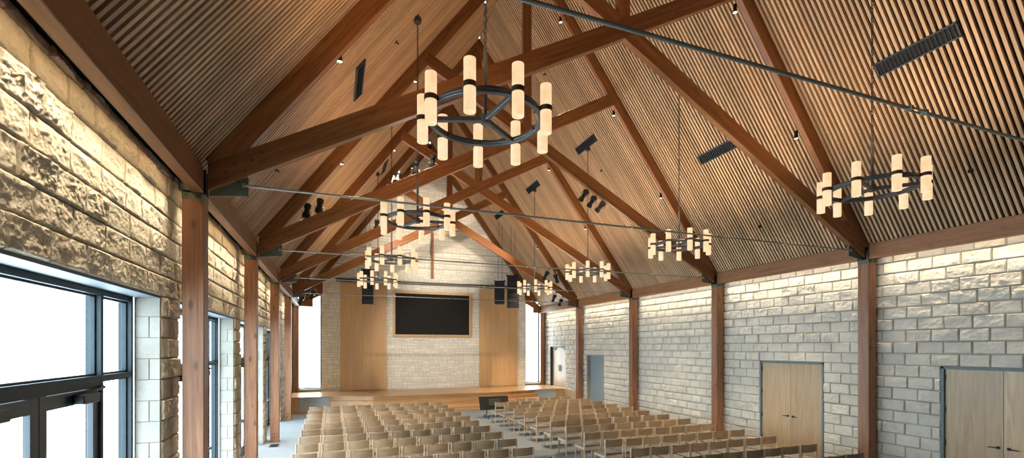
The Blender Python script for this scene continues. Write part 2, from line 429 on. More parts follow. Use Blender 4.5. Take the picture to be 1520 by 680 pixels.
# ------------------------------------------------------------------ ceiling: slats between the rafters
LO = .10                          # slats run on over the eave beam
LS = (XM - XL + LO)/CP
def slat_bay(y0, y1):
    for side in (0, 1):
        b = MB(); n = int(round((y1-y0)/.0865)); p = (y1-y0)/n
        for i in range(n):
            yc = -(y1-y0)/2 + (i+.5)*p
            b.box((.0, yc-.0215, 0), (LS-.004, yc+.0215, .060))
        b.mi = 1; b.box((-.02, -(y1-y0)/2, .058), (LS+.095, (y1-y0)/2, .070))
        o = b.build('ceiling', [M['slat'], M['backing']])
        if side == 0: frame_obj(o, (XL-LO, (y0+y1)/2, zc(XL-LO)), (CP, 0, SP), (0, 1, 0), (-SP, 0, CP))
        else: frame_obj(o, (XR+LO, (y0+y1)/2, zc(XR+LO)), (-CP, 0, SP), (0, -1, 0), (SP, 0, CP))
        struct(o)
YS = [-2.05] + F
for k in range(6):
    slat_bay(YS[k]+(.063 if k else -.1), YS[k+1]-.063)
b = MB(); b.box((-2.4, -2.3, 5.06), (XL-.11, YB+.5, 5.14)); struct(b.build('ceiling', M['backing']))
b = MB(); b.box((XR+.11, -2.3, 5.06), (12.0, YB+.5, 5.14)); struct(b.build('ceiling', M['backing']))

# ------------------------------------------------------------------ trusses
def chord(mirror, t):
    X = lambda x: 2*XM-x if mirror else x
    ang = math.atan(.5435)*(-1 if mirror else 1)
    xs, xe = XL+.03, 7.46
    poly = [(xs, chord_bot(xs)), (xe, chord_bot(xe)), (xe-.12, chord_bot(xe-.12)+.35), (xs, chord_bot(xs)+.35)]
    o = (X(xs), poly[0][1]); ca, sa = math.cos(-ang), math.sin(-ang); loc = []
    for x, z in poly:
        dx, dz = X(x)-o[0], z-o[1]; loc.append((dx*ca-dz*sa, dx*sa+dz*ca))
    if mirror: loc = loc[::-1]
    return loc, o, ang
def make_truss():
    r = empty('timber_truss', (XM, 0, 4.8))
    Pp = lambda x, y, z: (x-XM, y, z-4.8)
    for mir, t in ((False, .134), (True, .128)):
        loc, o, ang = chord(mir, t)
        b = MB(); b.prism(loc, -t/2, t/2); c = b.build('chord', M['timber'], r, bevel=.006)
        c.location = Pp(o[0], 0, o[1]); c.rotation_euler = (0, -ang, 0)
    for s in (0, 1):
        b = MB(); b.prism([(-.03, .0), (LO/CP+.02, .0), (LO/CP+.02, -.26), (LS-.002, -.26), (LS-.002, .070), (-.03, .070)], -.062, .062); o = b.build('rafter', M['timber'], r, bevel=.006)
        if s == 0: frame_obj(o, Pp(XL-LO, 0, zc(XL-LO)), (CP, 0, SP), (0, 1, 0), (-SP, 0, CP))
        else: frame_obj(o, Pp(XR+LO, 0, zc(XR+LO)), (-CP, 0, SP), (0, -1, 0), (SP, 0, CP))
    if True:
        b = MB(); b.box((0, -.059, -.118), (13.45-8.42, .059, .118)); o = b.build('king_post', M['timber'], r, bevel=.006)
        o.location = Pp(XM, 0, 8.42); o.rotation_euler = (0, -PI/2, 0)
        b = MB(); b.tube([Pp(XL+.42, 0, 4.985), Pp(XM+.05, 0, 4.975)], .0155, 10); b.tube([Pp(XM+.2, 0, 4.975), Pp(XR-.42, 0, 4.985)], .0155, 10)
        b.build('tie_rod', M['rod'], r, smooth=True)
        b = MB(); b.tube([Pp(XM+.02, .022, 4.975), Pp(XM+.23, .022, 4.975)], .008, 6); b.tube([Pp(XM+.02, -.022, 4.975), Pp(XM+.23, -.022, 4.975)], .008, 6)
        b.cbox(Pp(XM+.02, 0, 4.975), (.035, .06, .036)); b.cbox(Pp(XM+.23, 0, 4.975), (.035, .06, .036)); b.build('turnbuckle', M['rod'], r)
        for mir in (False, True):
            X = lambda x: 2*XM-x if mir else x
            poly = [(X(XL+.04)-XM, .005), (X(XL+.48)-XM, .05), (X(XL+.48)-XM, chord_bot(XL+.48)+.03-4.8), (X(XL+.04)-XM, chord_bot(XL+.04)+.02-4.8)]
            b = MB(); b.prism(poly[::-1] if mir else poly, -.012, .012); b.build('gusset_plate', M['steel_green'], r)
            b = MB(); s = -1 if mir else 1
            b.cbox(Pp(X(XL+.43), 0, 4.985), (.05, .05, .05)); b.tube([Pp(X(XL+.43), -.035, 4.985), Pp(X(XL+.43), .035, 4.985)], .022, 10)
            b.tube([Pp(X(XL+.44), 0, 4.985), Pp(X(XL+.60), 0, 4.985)], [.022, .018], 8); b.build('clevis', M['rod'], r)
            for (dx, dz) in ((.10, .13), (.20, .27), (.34, .16), (.42, .30), (.50, .46), (.62, .58), (.30, .38)):
                x = XL+.03+dx; z = chord_bot(XL+.03)+dz
                if mir and (dx, dz) != (.10, .13) and BOLT: o = BOLT[0].copy(); C.objects.link(o); o.parent = r
                else:
                    b = MB(); b.tube([(0, -.012, 0), (0, .0, 0)], [.013, .019], 8); o = b.build('bolt', M['bolt'], r); BOLT.append(o)
                o.location = Pp(X(x), -.066, z)
    return r
BOLT = []
tr0 = make_truss()
tnames = ['timber scissor truss nearest the viewer, its tie rod crossing the upper right',
          'second timber scissor truss, behind the big foreground chandelier',
          'third timber scissor truss, carrying five black spotlights on its left chord',
          'fourth timber scissor truss from the front, midway down the hall',
          'fifth timber scissor truss, last full one before the stone end wall']
for i in range(5):
    o = tr0 if i == 0 else copy_tree(tr0)
    o.location = (XM, F[i], 4.8); tag(o, tnames[i], 'roof truss', 'scissor trusses')
for mir in (False, True):
    sd = 'right' if mir else 'left'
    r = empty('gable_block', (XM, F[5], 4.8)); X = lambda x: 2*XM-x if mir else x
    xs, xe = XL+.03, SX0+.06 if not mir else 2*XM-SX1+.06; fl = -1 if mir else 1
    P2 = lambda x, z: (X(x)-XM, z-4.8)
    b = MB(); b.prism([P2(xs, chord_bot(xs)), P2(xe, chord_bot(xe)), P2(xe, chord_bot(xe)+.35), P2(xs, chord_bot(xs)+.35)][::fl], -.064, .064); b.build('chord_stub', M['timber'], r, bevel=.006)
    b = MB(); b.prism([P2(xs, chord_bot(xs)+.3), P2(xe, chord_bot(xe)+.3), P2(xe, zc(xe)-.45), P2(xs, chord_bot(xs)+.36)][::fl], .0, .10); b.build('infill_panel', M['timber'], r)
    b = MB(); b.box(P2(XL, 4.80)[:1]+(-.02,)+P2(XL, 4.80)[1:], P2(XL+(.42 if mir else .61), 5.2)[:1]+(.08,)+P2(XL+.30, 5.2)[1:]); b.build('head_block', M['timber'], r, bevel=.005)
    tag(r, 'short timber stub and boarding above the %s stage window' % sd, 'timber block')
    b = MB(); b.box((LO/CP+.3, -.062, -.26), (LS-.17, .085, .05)); o = b.build('gable_rafter', M['timber'], bevel=.006)
    if not mir: frame_obj(o, (XL-LO, F[5], zc(XL-LO)), (CP, 0, SP), (0, 1, 0), (-SP, 0, CP))
    else: o.data.transform(Matrix.Scale(-1, 4, (0, 1, 0))); o.data.flip_normals(); frame_obj(o, (XR+LO, F[5], zc(XR+LO)), (-CP, 0, SP), (0, -1, 0), (SP, 0, CP))
    tag(o, 'sloping timber rafter against the stone gable, %s slope' % sd, 'rafter')
    b = MB(); b.box((-.03, -.12, .052), (LS+.085, .12, .066)); o = struct(b.build('ceiling', M['backing']))
    if not mir: frame_obj(o, (XL-LO, F[5]+.06, zc(XL-LO)), (CP, 0, SP), (0, 1, 0), (-SP, 0, CP))
    else: frame_obj(o, (XR+LO, F[5]+.06, zc(XR+LO)), (-CP, 0, SP), (0, -1, 0), (SP, 0, CP))

# posts
def make_post():
    r = empty('timber_post')
    b = MB(); b.box((-.1175, -.1175, 0), (.1175, .1175, 4.72)); b.build('shaft', M['timber_z'], r, bevel=.007)
    b = MB(); b.box((-.121, -.121, 4.715), (.121, .121, 4.80)); b.build('steel_cap', M['steel_green'], r, bevel=.004)
    b = MB(); b.box((-.1, .072, 4.80), (.1, .112, 5.16)); b.box((-.1, -.112, 4.80), (.1, -.072, 5.16)); b.build('cap_plate', M['steel_dark'], r)
    for z in (.16, .26):
        b = MB(); b.tube([(0, -.130, z), (0, -.115, z)], .02, 8); b.build('bolt', M['bolt'], r)
    for sx in (-.07, .07):
        b = MB(); b.tube([(sx, -.132, 4.757), (sx, -.118, 4.757)], .014, 8); b.build('bolt', M['bolt'], r)
    return r
p0 = make_post()
lnames = ['nearest the viewer, out past the left edge', 'large in the left foreground', 'second along the left wall', 'third along the left wall', 'fourth along the left wall, just before the stage', 'in the far left corner by the stage window']
rnames = ['nearest the viewer, out past the right edge', 'between the two oak double doors at right', 'second along the right wall, beyond the oak double door', 'third along the right wall, between long stone bays', 'fourth along the right wall, beside the stage edge', 'in the far right corner by the stage window']
first = True
for k in range(6):
    for s in (0, 1):
        o = p0 if first else copy_tree(p0); first = False
        o.location = (XL-.1175 if s == 0 else XR+.1175, F[k], 0)
        tag(o, 'square timber post ' + (lnames if s == 0 else rnames)[k], 'post', 'timber posts on the left' if s == 0 else 'timber posts on the right')

# eave beams
bn = ['nearest the viewer', 'second from the viewer', 'third from the viewer', 'fourth from the viewer', 'fifth from the viewer, over the stage end']
for s in (0, 1):
    for k in range(5):
        b = MB(); y0, y1 = F[k]+.124, F[k+1]-.124
        q = 1 if s == 0 else -1
        b.prism([(q*.065, 0), (q*.065, .345), (-q*.065, .265), (-q*.065, 0)], -(y1-y0)/2, (y1-y0)/2); o = b.build('eave_beam', M['timber_y'], bevel=.006)
        o.location = (XL-.065 if s == 0 else XR+.065, (y0+y1)/2, 4.80)
        tag(o, 'long timber eave beam along the %s wall, %s' % (('left', 'right')[s], bn[k]), 'beam', 'eave beams on the %s' % ('left', 'right')[s])
        # cove light behind the beam
        x = (WL+.19) if s == 0 else (WR-.17)
        c = empty('cove_light', (x, (y0+y1)/2, 4.93))
        h = MB(); h.box((-.04, -(y1-y0)/2+.1, 0), (.04, (y1-y0)/2-.1, .035)); h.build('housing', M['black'], c)
        h = MB(); h.box((-.02, -(y1-y0)/2+.12, -.006), (.02, (y1-y0)/2-.12, .001)); h.build('diffuser', M['led'], c)
        h = MB(); h.box((-.06, (y1-y0)/2-.03, -.12), (.07, (y1-y0)/2+.03, .02)); h.build('end_box', M['black'], c)
        tag(c, 'cove light strip behind the %s eave beam, %s' % (('left', 'right')[s], bn[k].split(',')[0]), 'light', 'cove lights on the %s' % ('left', 'right')[s])
        ld = bpy.data.lights.new('cove_lamp', 'AREA'); ld.shape = 'RECTANGLE'; ld.size = .04; ld.size_y = 3.9; ld.energy = 15 if s == 0 else 13; ld.spread = 1.0
        ld.color = (1, .84, .63) if s == 0 else (1, .79, .52)
        lo = bpy.data.objects.new('cove_lamp', ld); C.objects.link(lo); lo.location = (x, (y0+y1)/2, 4.92); lo.rotation_euler = (0, .17*(1 if s == 0 else -1), 0)

# ------------------------------------------------------------------ storefront windows in the left wall
GX = WL-.26                       # room face of the frames
def storefront(k, a, c, detail=True):
    y0, y1 = a+PH+.026, c-PH-.026; m = (y0+y1)/2; w = empty('window_%d' % k, (GX, m, 0)); struct(w)
    Y0, Y1 = y0-m, y1-m; d = -.13; t = .055; hw = 1.03
    b = MB()
    b.box((d, Y0, 0), (0, Y0+t, HEAD-.025)); b.box((d, Y1-t, 0), (0, Y1, HEAD-.025))
    for s in (-1, 1): b.box((d, s*(hw+t/2)-t/2, 0), (0, s*(hw+t/2)+t/2, HEAD-.03))
    b.box((d, Y0, HEAD-.085), (-.001, Y1, HEAD-.025))
    b.box((d, Y0, 2.52), (-.002, Y1, 2.575)); b.box((d, -hw, 2.46), (-.003, hw, 2.55))
    b.box((d, Y0, 0), (-.002, -hw, .10)); b.box((d, hw, 0), (-.002, Y1, .10))
    # glazing stops
    for (u0, u1) in ((Y0+t, -hw-t), (-hw, hw), (hw+t, Y1-t)):
        for (z0, z1) in ((.10, 2.52), (2.575, HEAD-.085)):
            if u0 == -hw and z0 < 1: continue
            b.box((-.09, u0, z0), (-.045, u0+.02, z1)); b.box((-.09, u1-.02, z0), (-.045, u1, z1))
            b.box((-.088, u0, z0), (-.047, u1, z0+.02)); b.box((-.088, u0, z1-.02), (-.047, u1, z1))
    b.build('window_frame', M['frame'], w, bevel=.003)
    for (u0, u1) in ((Y0+t, -hw-t), (-hw, hw), (hw+t, Y1-t)):
        for (z0, z1) in ((.10, 2.52), (2.575, HEAD-.085)):
            if u0 == -hw and z0 < 1: continue
            g = MB(); g.box((-.070, u0+.01, z0+.01), (-.064, u1-.01, z1-.01)); g.build('pane', M['pane'], w)
    dr = empty('door_%d' % k, (GX-.02, m, 0)); struct(dr)
    for s in (-1, 1):
        lf = MB(); u0, u1 = (.004, hw-.004); S = .11
        def bx(p, q): lf.box((p[0], s*p[1], p[2]), (q[0], s*q[1], q[2]))
        bx((-.05, u0, .01), (0, u0+S, 2.455)); bx((-.05, u1-S, .01), (0, u1, 2.455)); bx((-.049, u0, 2.33), (-.001, u1, 2.45)); bx((-.049, u0, .012), (-.001, u1, .27))
        leaf = lf.build('door_leaf', M['door_dark'], dr, bevel=.003)
        g = MB(); g.box((-.028, s*(u0+S-.01), .26), (-.022, s*(u1-S+.01), 2.34)); g.build('pane', M['pane'], leaf)
        if detail:
            cl = MB(); e = 1 if s > 0 else -1
            ya, yb = (s*.52, s*.84); cl.box((.005, ya, 2.335), (.085, yb, 2.425)); o = cl.build('door_closer', M['black'], leaf, bevel=.008)
            ar = MB(); ar.tube([(.05, s*.60, 2.415), (.05, s*.74, 2.432), (.05, s*.99, 2.45)], .010, 6); ar.cbox((.04, s*.98, 2.46), (.03, .10, .03)); ar.tube([(.05, s*.60, 2.40), (.05, s*.60, 2.42)], .016, 8)
            ar.build('closer_arm', M['black'], leaf)
        pb = MB(); pb.tube([(.07, s*.10, .98), (.07, s*.92, .98)], .018, 8); pb.cbox((.035, s*.09, .98), (.09, .05, .05)); pb.cbox((.035, s*.93, .98), (.09, .05, .05)); pb.build('push_bar', M['black'], leaf)
    # daylight portal
    pl = bpy.data.lights.new('window_portal', 'AREA'); pl.shape = 'RECTANGLE'; pl.size = HEAD-.1; pl.size_y = y1-y0; pl.cycles.is_portal = True
    po = bpy.data.objects.new('window_portal', pl); C.objects.link(po); po.location = (GX-.2, m, HEAD/2); po.rotation_euler = (0, -PI/2, 0)
for k in range(4): storefront(k+1, F[k], F[k+1])

# end-wall windows on both sides of the stone
def end_window(n, x0, x1, sgn):
    w = empty('window_%d' % n, ((x0+x1)/2, YB, 0)); struct(w); X0, X1 = x0-(x0+x1)/2, x1-(x0+x1)/2
    b = MB(); zt = 5.9
    b.box((X0, .05, .84), (X0+.05, .17, zt)); b.box((X1-.05, .05, .84), (X1, .17, zt)); b.box((X0, .05, .84), (X1, .17, .89)); b.build('window_frame', M['frame'], w, bevel=.003)
    b = MB(); b.box((X0-.02, -.10, .78), (X1+.02, .16, .845)); b.build('window_sill', M['white'], w, bevel=.004)
    b = MB(); b.box((X0, .06, ZS-.2), (X1, .2, .79)); b.build('apron', M['plaster'], w)
    b = MB(); b.box((X0+.04, .10, .88), (X1-.04, .106, zt-.1)); b.build('pane', M['pane'], w)
    pl = bpy.data.lights.new('window_portal', 'AREA'); pl.shape = 'RECTANGLE'; pl.size = x1-x0; pl.size_y = 4.6; pl.cycles.is_portal = True
    po = bpy.data.objects.new('window_portal', pl); C.objects.link(po); po.location = ((x0+x1)/2, YB+.25, 3.2); po.rotation_euler = (-PI/2, 0, 0)
end_window(5, XL-.03, SX0, -1); end_window(6, SX1, XR+.03, 1)
b = MB(); b.box((WL-.2, YB+.001, 0), (XL-.03, YB+.2, 5.2)); struct(b.build('wall_back', M['stone_j']))
b = MB(); b.box((XR+.03, YB+.001, 0), (WR+.2, YB+.2, 5.2)); struct(b.build('wall_back', M['stone_j']))

# ------------------------------------------------------------------ doors in the right wall
def lever(parent, y, z, s, x):
    b = MB(); b.tube([(x, y, z), (x-.012, y, z)], .03, 14); b.tube([(x-.01, y, z), (x-.055, y, z)], .011, 8)
    b.tube([(x-.05, y, z), (x-.055, y+s*.05, z), (x-.05, y+s*.13, z-.004)], [.012, .011, .009], 8); b.build('door_handle', M['black'], parent, smooth=True)
def double_door(n, hole, x, z0, pulls=False):
    y0, _, y1, z1 = hole; m = (y0+y1)/2; d = empty('door_%d' % n, (x, m, 0)); struct(d); h = (y1-y0)/2
    b = MB(); b.box((-.045, -h, z0), (.12, -h+.05, z1)); b.box((-.045, h-.05, z0), (.12, h, z1)); b.box((-.045, -h, z1-.05), (.12, h, z1)); b.build('door_frame', M['door_frame'], d, bevel=.004)
    for s in (-1, 1):
        b = MB(); b.box((.0, s*.003, z0+.008), (.045, s*(h-.053), z1-.053)); lf = b.build('door_leaf', M['oak_door'], d, bevel=.002)
        if pulls:
            b = MB(); b.cbox((-.006, s*.09, z0+1.02), (.012, .07, .36)); b.tube([(-.05, s*.09, z0+.9), (-.05, s*.09, z0+1.14)], .012, 8); b.cbox((-.03, s*.09, z0+.9), (.05, .02, .02)); b.cbox((-.03, s*.09, z0+1.14), (.05, .02, .02)); b.build('pull_handle', M['steel_dark'], lf)
            b = MB(); b.cbox((-.035, s*.62, z1-.14), (.06, .30, .06)); b.tube([(-.05, s*.55, z1-.10), (-.12, s*.40, z1-.07), (-.03, s*.25, z1-.06)], .009, 6); b.build('door_closer', M['black'], lf)
        else:
            lever(lf, s*.075, 1.01, s, 0)
            b = MB(); b.cbox((-.004, s*.075, 1.12), (.008, .03, .03)); 
        for zz in (.32, .96, 1.62, 2.26):
            if z0+zz < z1-.1 and not pulls:
                b = MB(); b.cbox((-.012, s*(h-.052), z0+zz), (.03, .022, .12)); b.build('hinge', M['black'], lf)
    b = MB(); b.box((.05, -h, z0), (.11, h, z1)); b.build('door_back', M['black_soft'], d)
double_door(5, D1, WR+.03, 0); double_door(6, D2, WR+.03, 0); double_door(7, (22.16, 0, 24.02, 2.88), WR+.14, ZS, True)
d = empty('door_8', (WR+.2, (NI[0]+NI[2])/2, 0)); struct(d); h = (NI[2]-NI[0])/2
b = MB(); b.box((0, -h, 0), (.05, h, DH)); b.build('door_leaf', M['grey_door'], d)
b = MB(); b.box((-.2, h-.001, 0), (0, h+.02, DH)); b.box((-.2, -h-.02, 0), (0, -h+.001, DH)); b.build('door_reveal', M['stone_j'], d)
b = MB(); b.box((WR, 22.16-.01, ZS), (WR+.2, 22.16+.005, 2.88)); b.box((WR, 24.015, ZS), (WR+.2, 24.03, 2.88)); b.box((WR, 22.15, 2.875), (WR+.2, 24.03, 2.89)); struct(b.build('trim_5', M['frame']))

# ------------------------------------------------------------------ stage
st = empty('stage', (XM, 23.2, 0))
o2 = lambda pts: [(x-XM, y-23.2) for x, y in pts]
edge = [(-.13, 22.15), (1.65, 21.55), (7.86, 21.55), (9.64, 22.15)]
def offset(pts, d):
    out = []
    ns = []
    for (x0, y0), (x1, y1) in zip(pts, pts[1:]):
        l = math.hypot(x1-x0, y1-y0); ns.append(((y1-y0)/l, -(x1-x0)/l))
    for i, p in enumerate(pts):
        if i == 0: out.append((p[0], p[1] + d/ns[0][1])); continue
        if i == len(pts)-1: out.append((p[0], p[1] + d/ns[-1][1])); continue
        a, c = ns[i-1], ns[i]; q = 1 + a[0]*c[0] + a[1]*c[1]; out.append((p[0]+d*(a[0]+c[0])/q, p[1]+d*(a[1]+c[1])/q))
    return out
deckp = [(WL+.12, 22.2)] + edge + [(WR-.06, 22.2), (WR-.06, 24.54), (XR-.006, 24.54), (XR-.006, YB-.04), (XL+.006, YB-.04), (XL+.006, 24.54), (WL+.12, 24.54)]
b = MB(); b.prism(o2(deckp), ZS-.05, ZS, 'z'); b.build('deck', M['oak_x'], st, bevel=.004)
b = MB(); ins = [(WL+.16, 22.3), (-.13, 22.24), (1.65, 21.63), (7.86, 21.63), (9.64, 22.24), (WR-.1, 22.3), (WR-.1, 24.5), (WL+.16, 24.5)]
b.prism(o2(ins), .01, ZS-.06, 'z'); b.build('riser', M['oak_x'], st)
for i in range(3):
    p = offset(edge, .27*(i+1)); q = offset(edge, -.05)
    b = MB(); zt = ZS - .175*(i+1); b.prism(o2(p + q[::-1]), zt-.04, zt, 'z'); b.build('tread', M['oak_x'], st, bevel=.004)
    pp = offset(edge, .27*(i+1)-.02); b = MB(); b.prism(o2(pp + q[::-1]), .005 if i == 2 else zt-.22, zt-.041, 'z'); b.build('riser', M['oak_x'], st)
for s in (-1, 1):
    x0, x1 = (-1.36, -.15) if s < 0 else (9.66, 10.85)
    b = MB(); b.box((x0-XM, 22.215-23.2, .10), (x1-XM, 22.26-23.2, ZS-.055)); b.build('side_panel', M['grey_panel'], st)
    xe0, xe1 = (WL+.12, -1.36) if s < 0 else (10.85, WR-.07)
    b = MB(); b.box((xe0-XM, 22.20-23.2, 0), (xe1-XM, 22.27-23.2, ZS-.052)); b.build('end_panel', M['oak_x'], st)
    b = MB(); b.box((x0-XM, 22.20-23.2, 0), (x1-XM, 22.25-23.2, .10)); b.build('kick_board', M['oak_x'], st)
tag(st, 'low oak stage with three steps in front of the stone end wall', 'stage')
b = MB(); b.box((WR-.035, 20.45, 0), (WR-.02, 22.19, ZS)); o = b.build('wall_panel', M['oak_door']); tag(o, 'low pale oak wall panel between stage and far right post', 'panel')

# end-wall fittings
for (x0, x1, lab) in ((.32, 2.53, 'tall plain oak sliding panel left of the black screen'), (7.455, 9.67, 'tall plain oak sliding panel right of the black screen')):
    w = empty('sliding_panel', ((x0+x1)/2, YB-.06, ZS)); n = 4
    for i in range(n):
        b = MB(); ww = (x1-x0)/n; b.box((-(x1-x0)/2+i*ww+.001, -.03, .012), (-(x1-x0)/2+(i+1)*ww-.001, .02, 5.33)); b.build('board', M['oak_z'], w)
    b = MB(); b.box((-(x1-x0)/2+.6, -.05, .0), ((x1-x0)/2-.05, .02, .011)); b.build('floor_guide', M['black'], w)
    tag(w, lab, 'panel', 'oak sliding panels')
b = MB(); b.box((0, -.10, 0), (9.95, 0, .14)); o = b.build('door_track', M['black'], bevel=.01); o.location = (.1, YB-.03, 6.10); tag(o, 'long black sliding-door track above the oak panels and screen', 'track')
s = empty('projection_screen', (4.925, YB-.03, 4.57))
b = MB(); W, H2 = 2.075, 1.18
b.box((-W, -.07, H2-.12), (W, 0, H2)); b.box((-W, -.07, -H2), (W, 0, -H2+.12)); b.box((-W, -.07, -H2+.12), (-W+.12, 0, H2-.12)); b.box((W-.12, -.07, -H2+.12), (W, 0, H2-.12)); b.build('screen_frame', M['oak_z'], s, bevel=.004)
b = MB(); b.box((-W+.1, -.035, -H2+.1), (W-.1, -.01, H2-.1)); b.build('screen_surface', M['screen'], s)
tag(s, 'large dark projection screen in an oak frame on the stone end wall', 'screen')
b = MB(); b.box((-.065, -.07, 0), (.065, 0, 2.45)); o = b.build('wall_strip', M['timber_z'], bevel=.006); o.location = (4.87, YB-.05, 6.45); tag(o, 'slender dark timber upright on the stone gable above the screen', 'timber strip')

# ------------------------------------------------------------------ chandeliers
def make_chandelier(chain_top):
    r = empty('chandelier'); R = .60
    b = MB(); n = 72
    for (ra, rb, z0, z1) in ((R-.028, R+.028, -.032, .032),):
        vs = []; fs = []
        for i in range(n):
            a = 2*PI*i/n
            for (rr, z) in ((ra, z0), (rb, z0), (rb, z1), (ra, z1)): vs.append((rr*math.cos(a), rr*math.sin(a), z))
        for i in range(n):
            j = (i+1) % n
            for q in range(4): fs.append((i*4+q, i*4+(q+1) % 4, j*4+(q+1) % 4, j*4+q))
        b.add(vs, fs)
    b.build('ring', M['iron'], r, bevel=.006)
    b = MB(); b.tube([(R*math.cos(2*PI*i/n), R*math.sin(2*PI*i/n), 0) for i in range(n)], .034, 6, closed=True); 
    b.build('ring_rib', M['iron'], r)
    for k in range(3):
        a = 2*PI*k/3; b = MB(); b.bar((.02*math.cos(a), .02*math.sin(a), 0), ((R-.02)*math.cos(a), (R-.02)*math.sin(a), 0), .05, .05); b.build('spoke', M['iron'], r, bevel=.005)
    b = MB(); b.lathe([(0, -.05), (.05, -.045), (.05, .05), (.0, .06)], 16); b.build('hub', M['iron'], r)
    b = MB(); b.tube([(0, 0, .03), (0, 0, .78)], .021, 12); b.tube([(0, 0, .78), (0, 0, .84)], .012, 8); b.build('stem', M['iron'], r, smooth=True)
    b = MB(); z = .83; i = 0
    while z < chain_top-.04:
        ca = (1, 0) if i % 2 else (0, 1)
        pts = [(.017*math.cos(t)*ca[0], .017*math.cos(t)*ca[1], z+.03+.033*math.sin(t)) for t in [2*PI*q/8 for q in range(8)]]
        b.tube(pts, .006, 5, closed=True); z += .052; i += 1
    b.tube([(.012*math.cos(q), .012*math.sin(q), .83+(chain_top-.83)*q/60) for q in range(61)], .004, 4)
    b.build('chain', M['steel_dark'], r)
    b = MB(); b.lathe([(0, -.05), (.06, -.05), (.075, -.03), (.075, .04), (0, .05)], 20, (0, 0, chain_top)); b.tube([(0, 0, chain_top), (0, 0, chain_top+.14)], .03, 8); b.build('canopy', M['steel_dark'], r)
    for k in range(9):
        a = 2*PI*k/9; p = (.68*math.cos(a), .68*math.sin(a), 0)
        if k == 0:
            b = MB(); b.lathe([(.045, -.25), (.059, -.25), (.059, .25), (.045, .25), (.045, -.25)], 24); s0 = b.build('lamp_shade', M['shade'], r, smooth=True)
            b = MB(); b.lathe([(.055, -.024), (.067, -.024), (.067, .024), (.055, .024)], 24); b.box((-.13, -.014, -.018), (-.058, .014, .018)); s1 = b.build('lamp_band', M['bronze'], s0)
            b = MB(); b.lathe([(.0, -.232), (.046, -.232), (.046, -.226), (0, -.226)], 20); s2 = b.build('diffuser', M['shade'], s0)
            o = s0
        else:
            o = s0.copy(); C.objects.link(o); o.parent = r
            for c in (s1, s2): cc = c.copy(); C.objects.link(cc); cc.parent = o
        o.location = p; o.rotation_euler = (0, 0, a)
    return r
rowL = ['hanging large in the upper middle foreground', 'second in the left row, above the screen', 'third in the left row, over the black screen', 'farthest in the left row, by the oak panel']
rowR = ['at far right, before the slatted ceiling', 'second in the right row', 'third in the right row', 'farthest in the right row, by the speakers']
CH = []
BULB = bpy.data.lights.new('chandelier_lamp', 'POINT'); BULB.energy = 15; BULB.color = (1, .66, .34); BULB.shadow_soft_size = .02
for s, (x, names, side) in enumerate(((1.545, rowL, 'left'), (7.86, rowR, 'right'))):
    top = zc(x)-5.30-.12; tmpl = make_chandelier(top)
    for k in range(4):
        o = tmpl if k == 0 else copy_tree(tmpl)
        o.location = (x, 4.90+4.4*k, 5.33); o.rotation_euler = (0, 0, math.radians([[40, 114, 2, 8], [76, 10, 0, 10]][s][k]))
        tag(o, 'ring chandelier with nine alabaster cylinders, ' + names[k], 'chandelier', 'chandeliers in the %s row' % side); CH.append(o)
        for q in range(9):
            an = o.rotation_euler.z + 2*PI*q/9
            lo = bpy.data.objects.new('chandelier_lamp', BULB); C.objects.link(lo); lo.location = (o.location.x+.68*math.cos(an), o.location.y+.68*math.sin(an), o.location.z+.225)

# ------------------------------------------------------------------ ceiling fittings
def plane_side(o, x, y, drop=0.):
    """seat an object on the sloping ceiling: local x up the slope, local z into the roof"""
    if x < XM: frame_obj(o, (x, y, zc(x)-drop), (CP, 0, SP), (0, 1, 0), (-SP, 0, CP))
    else: frame_obj(o, (x, y, zc(x)-drop), (-CP, 0, SP), (0, -1, 0), (SP, 0, CP))
def make_vent(L):
    r = empty('ceiling_vent'); b = MB(); w = .125
    b.box((-w, -L/2, -.018), (-w+.025, L/2, .02)); b.box((w-.025, -L/2, -.018), (w, L/2, .02)); b.box((-w, -L/2, -.018), (w, -L/2+.025, .02)); b.box((-w, L/2-.025, -.018), (w, L/2, .02)); b.build('vent_frame', M['grey_vent'], r, bevel=.003)
    b = MB(); b.box((-w+.01, -L/2+.01, .012), (w-.01, L/2-.01, .03)); b.build('vent_back', M['black_soft'], r)
    b = MB(); n = int(L/.06)
    for i in range(1, n): y = -L/2+i*L/n; b.box((-w+.02, y-.003, -.010), (w-.02, y+.003, .015))
    b.build('vent_vanes', M['grey_vent'], r)
    return r
M['grey_vent'] = plain('dark_grey_vent', (.035, .045, .055), .5, .3)
v0 = make_vent(1.2); first = True
for (x, y, lab) in ((9.10, 5.0, 'nearest in the right ceiling slope, above the far right chandelier'), (9.10, 9.36, 'second in the right ceiling slope'), (7.80, 13.73, 'third in the right ceiling slope'),
                    (7.80, 18.15, 'fourth in the right ceiling slope'), (7.82, 22.45, 'farthest in the right ceiling slope'), (.46, 9.36, 'nearest in the left ceiling slope'), (1.82, 18.5, 'farther in the left ceiling slope')):
    o = v0 if first else copy_tree(v0); first = False
    plane_side(o, x, y, .02); tag(o, 'long black air vent ' + lab, 'vent', 'ceiling vents')
def make_spot():
    r = empty('spotlight')
    b = MB(); b.lathe([(0, .10), (.030, .098), (.036, .085), (.038, -.045), (.044, -.055), (.044, -.068), (.036, -.068), (.034, -.05)], 20); body = b.build('lamp_body', M['black'], r, smooth=True)
    b = MB(); b.lathe([(0, -.058), (.035, -.058), (.035, -.05), (0, -.05)], 20); b.build('lens', M['lens'], body)
    b = MB(); b.bar((0, 0, .08), (.0, -.080, .12), .022, .022); b.cbox((0, -.088, .13), (.06, .018, .08)); b.build('bracket', M['black'], r)
    return r
s0 = make_spot(); first = True
